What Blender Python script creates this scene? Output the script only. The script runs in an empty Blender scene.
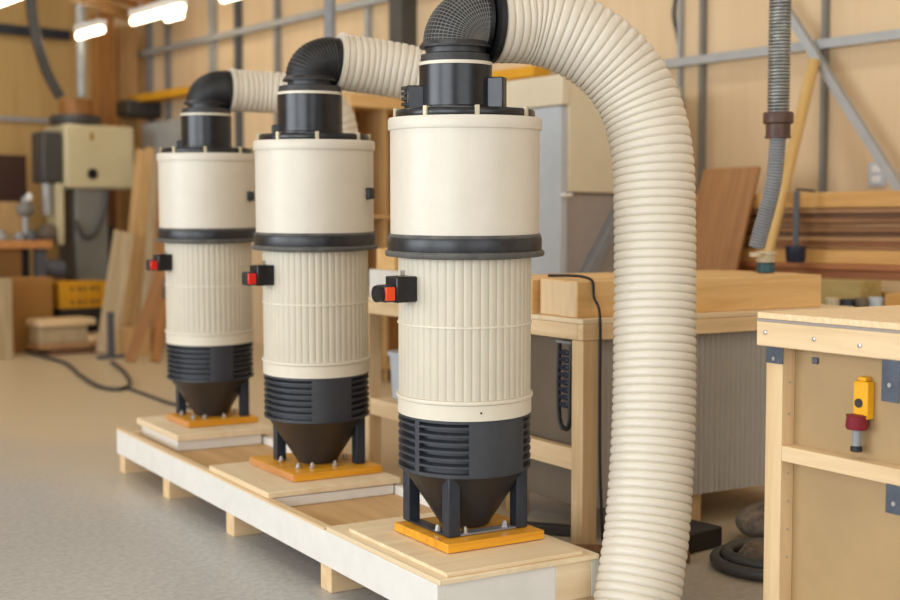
import bpy, math, random
from mathutils import Vector, Matrix
random.seed(7)
S = bpy.context.scene
COL = S.collection
PI = math.pi
# ------------------------------------------------------------------ camera frame -> room frame
F = 1250.0; EYE = 1.19; PITCH = math.atan(74 / F); YAW = math.radians(40)
CY, SY = math.cos(YAW), math.sin(YAW)
def G(xc, d, z=0.0):                       # metres right of / ahead of the viewer -> room coordinates
    return Vector((xc * CY + d * SY, -xc * SY + d * CY, z))
def at(px, py, d):                         # the place d metres ahead that the photo shows at px, py
    a = (px - 450) / F; b = (300 - py) / F
    r = (a, math.cos(PITCH) + b * math.sin(PITCH), -math.sin(PITCH) + b * math.cos(PITCH))
    t = d / r[1]
    return G(r[0] * t, d, EYE + r[2] * t)
A31 = math.radians(31); PR = -math.radians(9)
def fr(o, v, u, z=0.0):                    # frame of the pallet and benches (9 degrees off the room)
    c, s = math.cos(A31), math.sin(A31)
    return G(o[0] + v * c - u * s, o[1] + v * s + u * c, z)
PO = (-.02, 3.44)
BO = (.48, 4.5)
TO = (.875, 3.55)

# ------------------------------------------------------------------ materials
def nodes(name):
    m = bpy.data.materials.new(name); m.use_nodes = True
    nt = m.node_tree
    return m, nt, nt.nodes['Principled BSDF']
def lin(c):
    return tuple((x / 255 / 12.92) if x / 255 <= .04045 else ((x / 255 + .055) / 1.055) ** 2.4 for x in c) + (1,)
def mat(name, rgb, rough=.5, metal=0, var=.12, scale=6, bump=0, bscale=80, rgb2=None, spec=.5, emit=None):
    m, nt, b = nodes(name)
    c = lin(rgb); c2 = lin(rgb2) if rgb2 else tuple(x * (1 - var) for x in c[:3]) + (1,)
    tc = nt.nodes.new('ShaderNodeTexCoord')
    n = nt.nodes.new('ShaderNodeTexNoise'); n.inputs['Scale'].default_value = scale; n.inputs['Detail'].default_value = 6
    n.inputs['Roughness'].default_value = .65
    nt.links.new(tc.outputs['Object'], n.inputs['Vector'])
    r = nt.nodes.new('ShaderNodeValToRGB'); r.color_ramp.elements[0].position = .35; r.color_ramp.elements[1].position = .65
    r.color_ramp.elements[0].color = c2; r.color_ramp.elements[1].color = c
    nt.links.new(n.outputs['Fac'], r.inputs['Fac']); nt.links.new(r.outputs['Color'], b.inputs['Base Color'])
    b.inputs['Roughness'].default_value = rough; b.inputs['Metallic'].default_value = metal
    b.inputs['Specular IOR Level'].default_value = spec
    if bump:
        n2 = nt.nodes.new('ShaderNodeTexNoise'); n2.inputs['Scale'].default_value = bscale; n2.inputs['Detail'].default_value = 3
        nt.links.new(tc.outputs['Object'], n2.inputs['Vector'])
        bp = nt.nodes.new('ShaderNodeBump'); bp.inputs['Strength'].default_value = bump; bp.inputs['Distance'].default_value = .004
        nt.links.new(n2.outputs['Fac'], bp.inputs['Height']); nt.links.new(bp.outputs['Normal'], b.inputs['Normal'])
    if emit:
        b.inputs['Emission Color'].default_value = lin(rgb); b.inputs['Emission Strength'].default_value = emit
    return m
def wood(name, rgb, rgb2, axis='Y', rough=.55, fine=1.0, bump=.08, knots=True):
    m, nt, b = nodes(name)
    tc = nt.nodes.new('ShaderNodeTexCoord'); mp = nt.nodes.new('ShaderNodeMapping')
    s = {'X': (1.0, 14, 14), 'Y': (14, 1.0, 14), 'Z': (14, 14, 1.0)}[axis]
    mp.inputs['Scale'].default_value = tuple(k * fine for k in s)
    oi = nt.nodes.new('ShaderNodeObjectInfo')
    ml = nt.nodes.new('ShaderNodeMath'); ml.operation = 'MULTIPLY'; ml.inputs[1].default_value = 37
    nt.links.new(oi.outputs['Random'], ml.inputs[0])
    cb = nt.nodes.new('ShaderNodeCombineXYZ')
    for k in range(3): nt.links.new(ml.outputs[0], cb.inputs[k])
    nt.links.new(cb.outputs[0], mp.inputs['Location'])
    nt.links.new(tc.outputs['Object'], mp.inputs['Vector'])
    n = nt.nodes.new('ShaderNodeTexNoise'); n.inputs['Scale'].default_value = 1.6; n.inputs['Detail'].default_value = 7
    n.inputs['Roughness'].default_value = .6; n.inputs['Distortion'].default_value = .7
    nt.links.new(mp.outputs[0], n.inputs['Vector'])
    r = nt.nodes.new('ShaderNodeValToRGB'); r.color_ramp.elements[0].position = .32; r.color_ramp.elements[1].position = .62
    r.color_ramp.elements[0].color = lin(rgb2); r.color_ramp.elements[1].color = lin(rgb)
    nt.links.new(n.outputs['Fac'], r.inputs['Fac']); nt.links.new(r.outputs['Color'], b.inputs['Base Color'])
    b.inputs['Roughness'].default_value = rough
    bp = nt.nodes.new('ShaderNodeBump'); bp.inputs['Strength'].default_value = bump; bp.inputs['Distance'].default_value = .003
    nt.links.new(n.outputs['Fac'], bp.inputs['Height']); nt.links.new(bp.outputs['Normal'], b.inputs['Normal'])
    return m

M = {}
M['cream'] = mat('cream paint', (216, 208, 193), .36, var=.05, scale=9, bump=.25, bscale=160)
M['cream_flute'] = mat('cream fluted metal', (206, 197, 178), .45, var=.07, scale=5)
M['cream_trim'] = mat('cream trim', (222, 213, 194), .45, var=.06)
M['duct'] = mat('cream duct plastic', (216, 207, 190), .4, var=.05, scale=4)
M['black'] = mat('black plastic', (15, 16, 20), .3, scale=30, rgb2=(30, 32, 38))
M['black_dusty'] = mat('dusty black plastic', (28, 29, 33), .42, rgb2=(54, 54, 56), scale=14)
M['rubber'] = mat('black rubber', (17, 17, 20), .5, var=.3)
M['band'] = mat('black band', (22, 24, 29), .36, rgb2=(44, 45, 50), scale=22)
M['grey_lip'] = mat('grey dusty lip', (100, 98, 94), .55, rgb2=(70, 69, 68), scale=18)
M['charcoal'] = mat('charcoal housing', (46, 49, 57), .45, rgb2=(58, 60, 65), scale=8)
M['cone'] = mat('dark hopper', (43, 42, 44), .42, rgb2=(54, 52, 52), scale=6)
M['leg'] = mat('slate steel', (44, 50, 60), .42, metal=.2, rgb2=(56, 60, 70), scale=12)
M['wire'] = mat('grey wire mesh', (120, 118, 114), .5, metal=.3)
M['zinc'] = mat('zinc', (205, 205, 205), .3, metal=.9, var=.2, scale=40)
M['steel'] = mat('grey steel', (150, 152, 156), .42, metal=.4, var=.15, scale=14)
M['galv'] = mat('galvanised steel', (176, 178, 178), .5, metal=.25, var=.12, scale=8)
M['slate_plate'] = mat('slate bracket', (92, 100, 112), .42, metal=.55, var=.25, scale=25)
M['amber'] = wood('amber stained wood', (236, 168, 40), (208, 136, 24), 'X', .42)
M['amber_side'] = wood('orange end grain', (206, 146, 88), (186, 124, 68), 'Y', .5)
M['ply'] = wood('pale plywood', (234, 214, 180), (222, 198, 158), 'Y', .6, .6)
M['ply_x'] = wood('pale plywood crosswise', (234, 213, 178), (220, 194, 154), 'X', .6, .6)
M['deck'] = wood('brown plywood deck', (206, 168, 118), (186, 146, 96), 'Y', .6, .5)
M['white_board'] = mat('white painted board', (228, 224, 216), .6, var=.07, scale=10)
M['pine_y'] = wood('pine lengthwise', (230, 202, 160), (214, 182, 138), 'Y', .55)
M['pine_x'] = wood('pine crosswise', (230, 201, 158), (214, 180, 134), 'X', .55)
M['pine_z'] = wood('pine upright', (226, 196, 152), (208, 174, 128), 'Z', .55)
M['beam'] = wood('golden beam', (232, 192, 132), (214, 168, 104), 'X', .5, .8)
M['beam_y'] = wood('golden beam along wall', (222, 174, 104), (202, 150, 80), 'Y', .5, .8)
M['brown_y'] = wood('brown board', (156, 112, 72), (122, 82, 50), 'Y', .55)
M['brown2_y'] = wood('tan board', (184, 142, 98), (154, 112, 72), 'Y', .55)
M['brown3_y'] = wood('walnut board', (128, 90, 62), (98, 66, 44), 'Y', .55)
M['red_y'] = wood('reddish board', (184, 120, 72), (158, 96, 54), 'Y', .5)
M['brown_z'] = wood('brown upright board', (172, 124, 76), (146, 100, 58), 'Z', .5)
M['tan_z'] = wood('tan upright board', (206, 168, 114), (182, 142, 90), 'Z', .55)
M['tan2_z'] = wood('grey tan upright board', (186, 166, 132), (164, 142, 106), 'Z', .6)
M['orange_z'] = wood('orange upright wood', (168, 114, 56), (138, 90, 42), 'Z', .55)
M['wall'] = wood('wall boarding', (224, 197, 158), (216, 187, 147), 'Z', .65, .25, .03)
M['wall_b'] = wood('back wall boarding', (206, 170, 108), (194, 156, 94), 'Z', .65, .25, .03)
M['ceil'] = mat('ceiling', (190, 176, 150), .9, var=.06, scale=1)
M['floor'] = mat('concrete', (184, 182, 179), .38, rgb2=(158, 156, 153), scale=38, bump=.08, bscale=90)
def tan_floor():  # blends the floor to tan towards larger X and Y, broken by noise
    m = M['floor']; nt = m.node_tree; b = nt.nodes['Principled BSDF']
    src = b.inputs['Base Color'].links[0].from_socket
    g = nt.nodes.new('ShaderNodeNewGeometry'); sx = nt.nodes.new('ShaderNodeSeparateXYZ'); nt.links.new(g.outputs['Position'], sx.inputs[0])
    n = nt.nodes.new('ShaderNodeTexNoise'); n.inputs['Scale'].default_value = .9; n.inputs['Detail'].default_value = 8; nt.links.new(g.outputs['Position'], n.inputs['Vector'])
    def mth(op, a, v):
        k = nt.nodes.new('ShaderNodeMath'); k.operation = op; nt.links.new(a, k.inputs[0])
        if isinstance(v, float): k.inputs[1].default_value = v
        else: nt.links.new(v, k.inputs[1])
        return k.outputs[0]
    q = mth('ADD', mth('MULTIPLY', sx.outputs['X'], .9), mth('MULTIPLY', sx.outputs['Y'], .25))
    q = mth('ADD', q, mth('MULTIPLY', mth('SUBTRACT', n.outputs['Fac'], .5), 2.2))
    r = nt.nodes.new('ShaderNodeMapRange'); r.inputs['From Min'].default_value = 3.15; r.inputs['From Max'].default_value = 4.5; r.inputs['To Max'].default_value = .8
    nt.links.new(q, r.inputs['Value'])
    mx = nt.nodes.new('ShaderNodeMix'); mx.data_type = 'RGBA'; nt.links.new(r.outputs[0], mx.inputs[0]); nt.links.new(src, mx.inputs[6]); mx.inputs[7].default_value = lin((210, 186, 146))
    nt.links.new(mx.outputs[2], b.inputs['Base Color'])
tan_floor()
M['pole'] = wood('yellowish pole', (214, 178, 112), (194, 156, 92), 'Z', .5)
M['olive'] = wood('olive tan wood', (186, 164, 104), (164, 142, 84), 'Y', .6)
M['osb'] = mat('chipboard top', (240, 216, 178), .6, rgb2=(228, 192, 142), scale=60)
M['grey_edge'] = mat('grey board edge', (160, 152, 146), .7, var=.15, scale=40)
M['panel_tan'] = mat('tan panel', (178, 148, 104), .5, rgb2=(166, 138, 98), scale=2)
M['corr'] = mat('grey corrugated panel', (182, 176, 166), .5, var=.1, scale=3)
M['brown_grey'] = mat('brown grey panel', (112, 98, 82), .55, var=.15, scale=4)
M['yellow'] = mat('yellow plastic', (244, 178, 20), .4, var=.12, scale=20)
M['yellow_paint'] = mat('yellow paint', (226, 164, 30), .5, var=.12)
M['red'] = mat('red plastic', (228, 36, 26), .35, var=.05)
M['orange_red'] = mat('orange red plastic', (240, 74, 28), .35, var=.05)
M['crimson'] = mat('crimson rubber', (128, 18, 36), .5, var=.1)
M['mach_cream'] = mat('machine cream', (206, 194, 156), .45, var=.05)
M['mach_grey'] = mat('machine grey', (128, 126, 120), .5, var=.08)
M['mach_blue'] = mat('pale blue grey', (190, 198, 206), .45, var=.06)
M['cab_cream'] = mat('cabinet cream', (222, 211, 184), .45, var=.04)
M['cab_grey'] = mat('cabinet taupe', (166, 157, 150), .5, var=.08)
M['white'] = mat('white', (238, 238, 234), .4, var=.03)
M['collar'] = mat('brown collar', (96, 66, 54), .45, rgb2=(74, 50, 42), scale=14)
M['hose_grey'] = mat('grey hose', (146, 149, 153), .42, var=.15)
M['hose_dark'] = mat('dark hose', (70, 68, 66), .5, var=.15)
M['spiral'] = mat('silver spiral hose', (170, 172, 170), .25, metal=.6, rgb2=(130, 132, 130), scale=20)
M['teal'] = mat('teal plastic', (44, 84, 92), .4, var=.1)
M['navy'] = mat('navy plastic', (30, 38, 58), .4, var=.1)
M['clear'] = mat('cloudy plastic', (206, 192, 158), .3, var=.2, scale=20)
M['choc'] = mat('chocolate board', (70, 44, 32), .6, var=.1)
M['card'] = mat('cardboard', (170, 124, 62), .7, var=.1)
M['card2'] = mat('brown box', (132, 92, 44), .7, var=.1)
M['cement'] = mat('blue grey metal', (92, 96, 104), .5, metal=.2, var=.15)
M['socket'] = mat('pale socket', (196, 204, 210), .4, var=.03)
M['sack'] = mat('dusty sack', (128, 112, 94), .9, rgb2=(74, 66, 60), scale=24, bump=.5, bscale=60)
M['lamp'] = mat('lamp tube', (255, 240, 205), .4, var=.0, emit=9)
M['endgrain'] = wood('pale end grain', (230, 204, 164), (216, 184, 140), 'Z', .6, 1.4)
M['dark'] = mat('dark clutter', (44, 38, 33), .6, var=.2)
M['green'] = mat('green cloth', (70, 150, 120), .7, var=.1)

# ------------------------------------------------------------------ mesh builder
class MB:
    def __init__(s): s.v = []; s.f = []
    def add(s, vs, fs, X=None):
        o = len(s.v)
        s.v += [(X @ Vector(p)) if X else Vector(p) for p in vs]
        s.f += [tuple(o + i for i in f) for f in fs]
        return s
    def box(s, x0, x1, y0, y1, z0, z1, X=None):
        vs = [(x0, y0, z0), (x1, y0, z0), (x1, y1, z0), (x0, y1, z0), (x0, y0, z1), (x1, y0, z1), (x1, y1, z1), (x0, y1, z1)]
        return s.add(vs, [(0, 3, 2, 1), (4, 5, 6, 7), (0, 1, 5, 4), (1, 2, 6, 5), (2, 3, 7, 6), (3, 0, 4, 7)], X)
    def lathe(s, prof, n=48, X=None, mod=None):
        vs = []; fs = []
        for (r, z) in prof:
            for k in range(n):
                a = 2 * PI * k / n; rr = r + (mod(k) if mod else 0)
                vs.append((rr * math.cos(a), rr * math.sin(a), z))
        m = len(prof)
        for i in range(m - 1):
            for k in range(n):
                k2 = (k + 1) % n
                fs.append((i * n + k, i * n + k2, (i + 1) * n + k2, (i + 1) * n + k))
        fs.append(tuple(reversed(range(n)))); fs.append(tuple(range((m - 1) * n, m * n)))
        return s.add(vs, fs, X)
    def arc(s, r0, r1, z0, z1, a0, a1, n=24, tilt=0, X=None):    # ring sector, its outer edge lowered by tilt
        vs = []; fs = []
        for k in range(n + 1):
            a = a0 + (a1 - a0) * k / n; c, q = math.cos(a), math.sin(a)
            vs += [(r0 * c, r0 * q, z0), (r1 * c, r1 * q, z0 - tilt), (r1 * c, r1 * q, z1 - tilt), (r0 * c, r0 * q, z1)]
        for k in range(n):
            i = 4 * k
            for j in range(4):
                fs.append((i + j, i + 4 + j, i + 4 + (j + 1) % 4, i + (j + 1) % 4))
        fs.append((0, 1, 2, 3)); e = 4 * n; fs.append((e + 3, e + 2, e + 1, e))
        return s.add(vs, fs, X)
    def tube(s, path, r, n=16, cap=True, X=None):
        P = [Vector(p) for p in path]; m = len(P)
        R = r if isinstance(r, (list, tuple)) else [r] * m
        T = [(P[min(i + 1, m - 1)] - P[max(i - 1, 0)]).normalized() for i in range(m)]
        ref = Vector((0, 0, 1)) if abs(T[0].z) < .9 else Vector((1, 0, 0))
        U = (ref - T[0] * ref.dot(T[0])).normalized()
        vs = []; fs = []
        for i in range(m):
            U = (U - T[i] * U.dot(T[i])).normalized(); W = T[i].cross(U)
            for k in range(n):
                a = 2 * PI * k / n
                vs.append(P[i] + (U * math.cos(a) + W * math.sin(a)) * R[i])
        for i in range(m - 1):
            for k in range(n):
                k2 = (k + 1) % n
                fs.append((i * n + k, i * n + k2, (i + 1) * n + k2, (i + 1) * n + k))
        if cap:
            fs.append(tuple(reversed(range(n)))); fs.append(tuple(range((m - 1) * n, m * n)))
        return s.add(vs, fs, X)
    def cyl(s, p0, p1, r, n=20, X=None): return s.tube([p0, p1], r, n, True, X)
    def bar(s, p0, p1, w, h, side=None, X=None):               # rectangular bar from p0 to p1; w along side, h across
        a = Vector(p0); b = Vector(p1); t = (b - a).normalized()
        sd = Vector(side) if side else Vector((0, 0, 1)).cross(t)
        sd = (sd - t * sd.dot(t)).normalized(); q = t.cross(sd)
        vs = [p + sd * (i * w / 2) + q * (j * h / 2) for p in (a, b) for i, j in ((-1, -1), (1, -1), (1, 1), (-1, 1))]
        return s.add(vs, [(3, 2, 1, 0), (4, 5, 6, 7), (0, 1, 5, 4), (1, 2, 6, 5), (2, 3, 7, 6), (3, 0, 4, 7)], X)
    def ball(s, c, rx, ry, rz, n=20, m=12, X=None):
        vs = []; fs = []
        for i in range(1, m):
            t = PI * i / m
            for k in range(n):
                a = 2 * PI * k / n
                vs.append((c[0] + rx * math.sin(t) * math.cos(a), c[1] + ry * math.sin(t) * math.sin(a), c[2] - rz * math.cos(t)))
        for i in range(m - 2):
            for k in range(n):
                fs.append((i * n + k, i * n + (k + 1) % n, (i + 1) * n + (k + 1) % n, (i + 1) * n + k))
        fs.append(tuple(reversed(range(n)))); fs.append(tuple(range((m - 2) * n, (m - 1) * n)))
        return s.add(vs, fs, X)
    def build(s, name, m, parent=None, bevel=0, smooth=40, loc=None, rz=0, seg=2):
        me = bpy.data.meshes.new(name); me.from_pydata([tuple(p) for p in s.v], [], s.f); me.update()
        o = bpy.data.objects.new(name, me); COL.objects.link(o)
        me.materials.append(M[m] if isinstance(m, str) else m)
        if smooth:
            me.shade_smooth(); me.set_sharp_from_angle(angle=math.radians(smooth))
        if bevel:
            b = o.modifiers.new('bevel', 'BEVEL'); b.width = bevel; b.segments = seg; b.limit_method = 'ANGLE'; b.harden_normals = False
        if parent: o.parent = parent
        if loc is not None: o.location = loc
        o.rotation_euler.z = rz
        return o
def tag(o, label, cat, group=None):
    o['label'] = label; o['category'] = cat
    if group: o['group'] = group
    return o
def thing(name, label, cat, loc, rz=0, group=None):
    o = bpy.data.objects.new(name, None); COL.objects.link(o)
    o.empty_display_size = .1; o.location = loc; o.rotation_euler.z = rz
    return tag(o, label, cat, group)
def struct(o): o['kind'] = 'structure'; return o
def spline(pts, per=12):
    P = [Vector(p) for p in pts]; P = [P[0] * 2 - P[1]] + P + [P[-1] * 2 - P[-2]]
    out = []
    for i in range(1, len(P) - 2):
        for k in range(per):
            t = k / per; a, b, c, d = P[i - 1], P[i], P[i + 1], P[i + 2]
            out.append(.5 * (2 * b + (c - a) * t + (2 * a - 5 * b + 4 * c - d) * t * t + (3 * b - a - 3 * c + d) * t ** 3))
    out.append(P[-2]); return out
def resample(pts, step):
    out = [pts[0]]; acc = 0
    for a, b in zip(pts, pts[1:]):
        L = (b - a).length; t = step - acc
        while t <= L:
            out.append(a + (b - a) * (t / L)); t += step
        acc = (acc + L) % step if L else acc
    return out
def ribbed(pts, R, pitch, depth, sub=6, n=48, flat=False):
    P = resample(spline(pts, 16), pitch / sub)
    rr = []
    for i in range(len(P)):
        t = (i % sub) / sub
        rr.append(R - depth * (1 - abs(math.sin(PI * t)) ** .34))
    return MB().tube(P, rr, n)

# ------------------------------------------------------------------ the room
XW, YB, XL, YF, ZC = 6.593, 14.05, -5.2, -5.0, 4.3
struct(MB().box(XL, XW + .2, YF, YB + .2, -.1, 0).build('floor', 'floor', smooth=0))
struct(MB().box(XL, XW + .2, YF, YB + .2, ZC, ZC + .1).build('ceiling', 'ceil', smooth=0))
struct(MB().box(XW, XW + .15, YF, YB, 0, ZC).build('wall_right', 'wall', smooth=0))
struct(MB().box(XL, XW, YB, YB + .15, 0, ZC).build('wall_back', 'wall_b', smooth=0))
struct(MB().box(XL, -3.2, YF - .15, YF, 0, ZC).box(3.2, XW, YF - .15, YF, 0, ZC).box(-3.2, 3.2, YF - .15, YF, 0, .7).box(-3.2, 3.2, YF - .15, YF, 3.5, ZC).build('wall_front', 'ceil', smooth=0))  # opening added in this unseen wall to let fill light in
wl = MB()
wl.box(XL - .15, XL, YF, -3, 0, ZC).box(XL - .15, XL, 2.4, 3.4, 0, ZC).box(XL - .15, XL, 9, YB, 0, ZC)
wl.box(XL - .15, XL, -3, 2.4, 0, .7).box(XL - .15, XL, -3, 2.4, 3.5, ZC).box(XL - .15, XL, 3.4, 9, 0, .7).box(XL - .15, XL, 3.4, 9, 3.5, ZC)
struct(wl.build('wall_left', 'ceil', smooth=0))
tn = [0]
def trim(mb, m, bevel=0):
    tn[0] += 1; return struct(mb.build('trim_%d' % tn[0], m, smooth=0, bevel=bevel))
def wall_y(px):                                           # where along the right wall the photo column px falls
    k = (px - 450) / F; t = (3.98 + 15 * k) / (.643 + .766 * k)
    return G(-3.98 + .643 * t, 15 - .766 * t).y
for px, w, m in ((155, .07, 'steel'), (173, .05, 'steel'), (218, .09, 'galv'), (243, .07, 'cement'), (282, .05, 'steel'), (372, .05, 'galv')):
    y = wall_y(px); trim(MB().box(XW - .06, XW - .001, y - w / 2, y + w / 2, 0, ZC), m)
for px, w, m in ((703, .028, 'mach_grey'), (824, .028, 'mach_grey'), (681, .02, 'galv')):
    y = wall_y(px); trim(MB().box(XW - .05, XW - .001, y - w / 2, y + w / 2, 0, ZC), m)
y = wall_y(411); trim(MB().box(XW - .16, XW - .001, y - .09, y + .09, 0, ZC), 'hose_dark')
trim(MB().box(XW - .1, XW - .052, .5, 7.2, 2.24, 2.295), 'galv')                  # rail at mid height
trim(MB().box(XW - .1, XW - .062, 7.2, YB - .3, 3.1, 3.16), 'galv')                # higher rail to the corner
trim(MB().bar((XW - .14, 4.59, 2.57), (XW - .14, 3.66, 1.245), .05, .05), 'galv')   # diagonal brace
trim(MB().box(2.0, XW - .6, YB - .12, YB - .002, 3.33, 3.43), 'leg')                # dark beam on the back wall
trim(MB().box(2.0, XW - .6, YB - .05, YB - .002, 2.37, 2.42), 'galv')
q = at(125, 80, 14.2); trim(MB().box(q.x - .1, q.x + .1, q.y - .1, q.y + .1, 0, 3.42), 'tan_z')            # corner post
q = at(103, 80, 13.8); trim(MB().box(q.x - .09, q.x + .09, q.y - .1, q.y + .1, 0, 3.5), 'orange_z')
a = at(76, -4, 11.5); b = at(138, 19, 14.3); trim(MB().bar(a, b, .12, .1), 'tan_z')
a = at(100, -14, 11.0); b = at(160, 8, 14.0); trim(MB().bar(a, b, .2, .12), 'orange_z')

# ------------------------------------------------------------------ ceiling lamps
def lamp(px, py, d, L, lab):
    p = at(px, py, d)
    t = thing('tube_lamp', lab, 'lamp', p, 0, 'hanging tube lamps')
    MB().cyl((0, -L / 2, 0), (0, L / 2, 0), .032, 16).build('lamp_tube', 'lamp', t)
    MB().box(-.05, .05, -L / 2, L / 2, .035, .1).build('lamp_housing', 'white', t, .01)
    for s in (-1, 1): MB().cyl((0, s * L * .35, .1), (0, s * L * .35, ZC - p.z), .006, 6).build('hanger', 'steel', t)
    return t
lamp(90, 33, 12.4, .55, 'short glowing tube lamp hanging above the cream saw machine')
lamp(157, 15, 11.3, .95, 'long glowing tube lamp hanging before the wooden corner post')
lamp(174, 17, 12.6, .3, 'small glowing tube lamp just behind the long lamp')
lamp(2, 2, 10.6, .9, 'glowing tube lamp cut by the upper left picture corner')
lamp(238, -5, 10.6, .5, 'glowing tube lamp at the top edge above the farthest collector')

# ------------------------------------------------------------------ pallet and boards on it
PV0, PV1, PL_ = -.034, .53, 3.06
pal = thing('pallet', 'long low wooden pallet carrying all three dust collectors', 'pallet', fr(PO, 0, 0), PR)
MB().box(PV0, PV0 + .03, -.026, PL_, .085, .2).build('side_plank', 'white_board', pal, .002)
MB().box(PV1 - .03, PV1, -.026, PL_, .085, .2).build('side_plank', 'white_board', pal, .002)
MB().box(PV0 + .03, .37, -.026, -.005, .085, .199).build('end_plank', 'white_board', pal, .002)
MB().box(.3705, PV1 - .03, -.026, -.005, .085, .199).build('end_plank', 'ply_x', pal, .002)
MB().box(PV0 + .03, PV1 - .03, PL_ - .03, PL_, .085, .185).build('end_plank', 'ply_x', pal, .002)
MB().box(PV0 + .03, PV1 - .03, -.005, PL_ - .03, .15, .167).build('deck', 'deck', pal)
e = MB().box(PV0 - .001, PV0 + .029, .7, PL_, .2, .208); e.build('edge_strip', 'pine_y', pal)
for u in (.03, .70, 1.56, 2.33, 2.99):
    MB().box(PV0 + .004, PV1 - .004, u - .04, u + .04, 0, .085).build('runner', 'pine_x', pal, .003)
o = MB().box(-.284, .268, -.006, .72, 0, .015).build('plywood_sheet', 'ply', loc=fr(PO, .25, -.035, .2005), rz=PR, bevel=.002)
tag(o, 'pale plywood sheet covering the near end of the pallet', 'board')
o = MB().box(-.235, .235, -.305, .305, 0, .012).build('mounting_board', 'ply_x', loc=fr(PO, .232, .278, .216), rz=PR, bevel=.002)
tag(o, 'thin grey edged board under the amber base of the nearest collector', 'board', 'boards under the collectors')
o = MB().box(-.245, .245, -.3, .3, 0, .037).build('packing_board', 'white_board', loc=fr(PO, .25, 1.5, .168), rz=PR, bevel=.003)
tag(o, 'white painted board lowest under the middle collector', 'board', 'white boards on the pallet')
o = MB().box(-.28, .265, -.305, .305, 0, .021).build('mounting_board', 'ply', loc=fr(PO, .258, 1.5, .2085), rz=PR, bevel=.002)
tag(o, 'pale plywood board under the amber base of the middle collector', 'board', 'boards under the collectors')
o = MB().box(-.205, .205, -.265, .265, 0, .047).build('packing_board', 'white_board', loc=fr(PO, .285, 2.76, .168), rz=PR, bevel=.003)
tag(o, 'white painted board lowest under the farthest collector', 'board', 'white boards on the pallet')
o = MB().box(-.235, .235, -.305, .305, 0, .029).build('mounting_board', 'ply', loc=fr(PO, .31, 2.785, .216), rz=PR, bevel=.002)
tag(o, 'pale plywood board under the amber base of the farthest collector', 'board', 'boards under the collectors')

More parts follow.
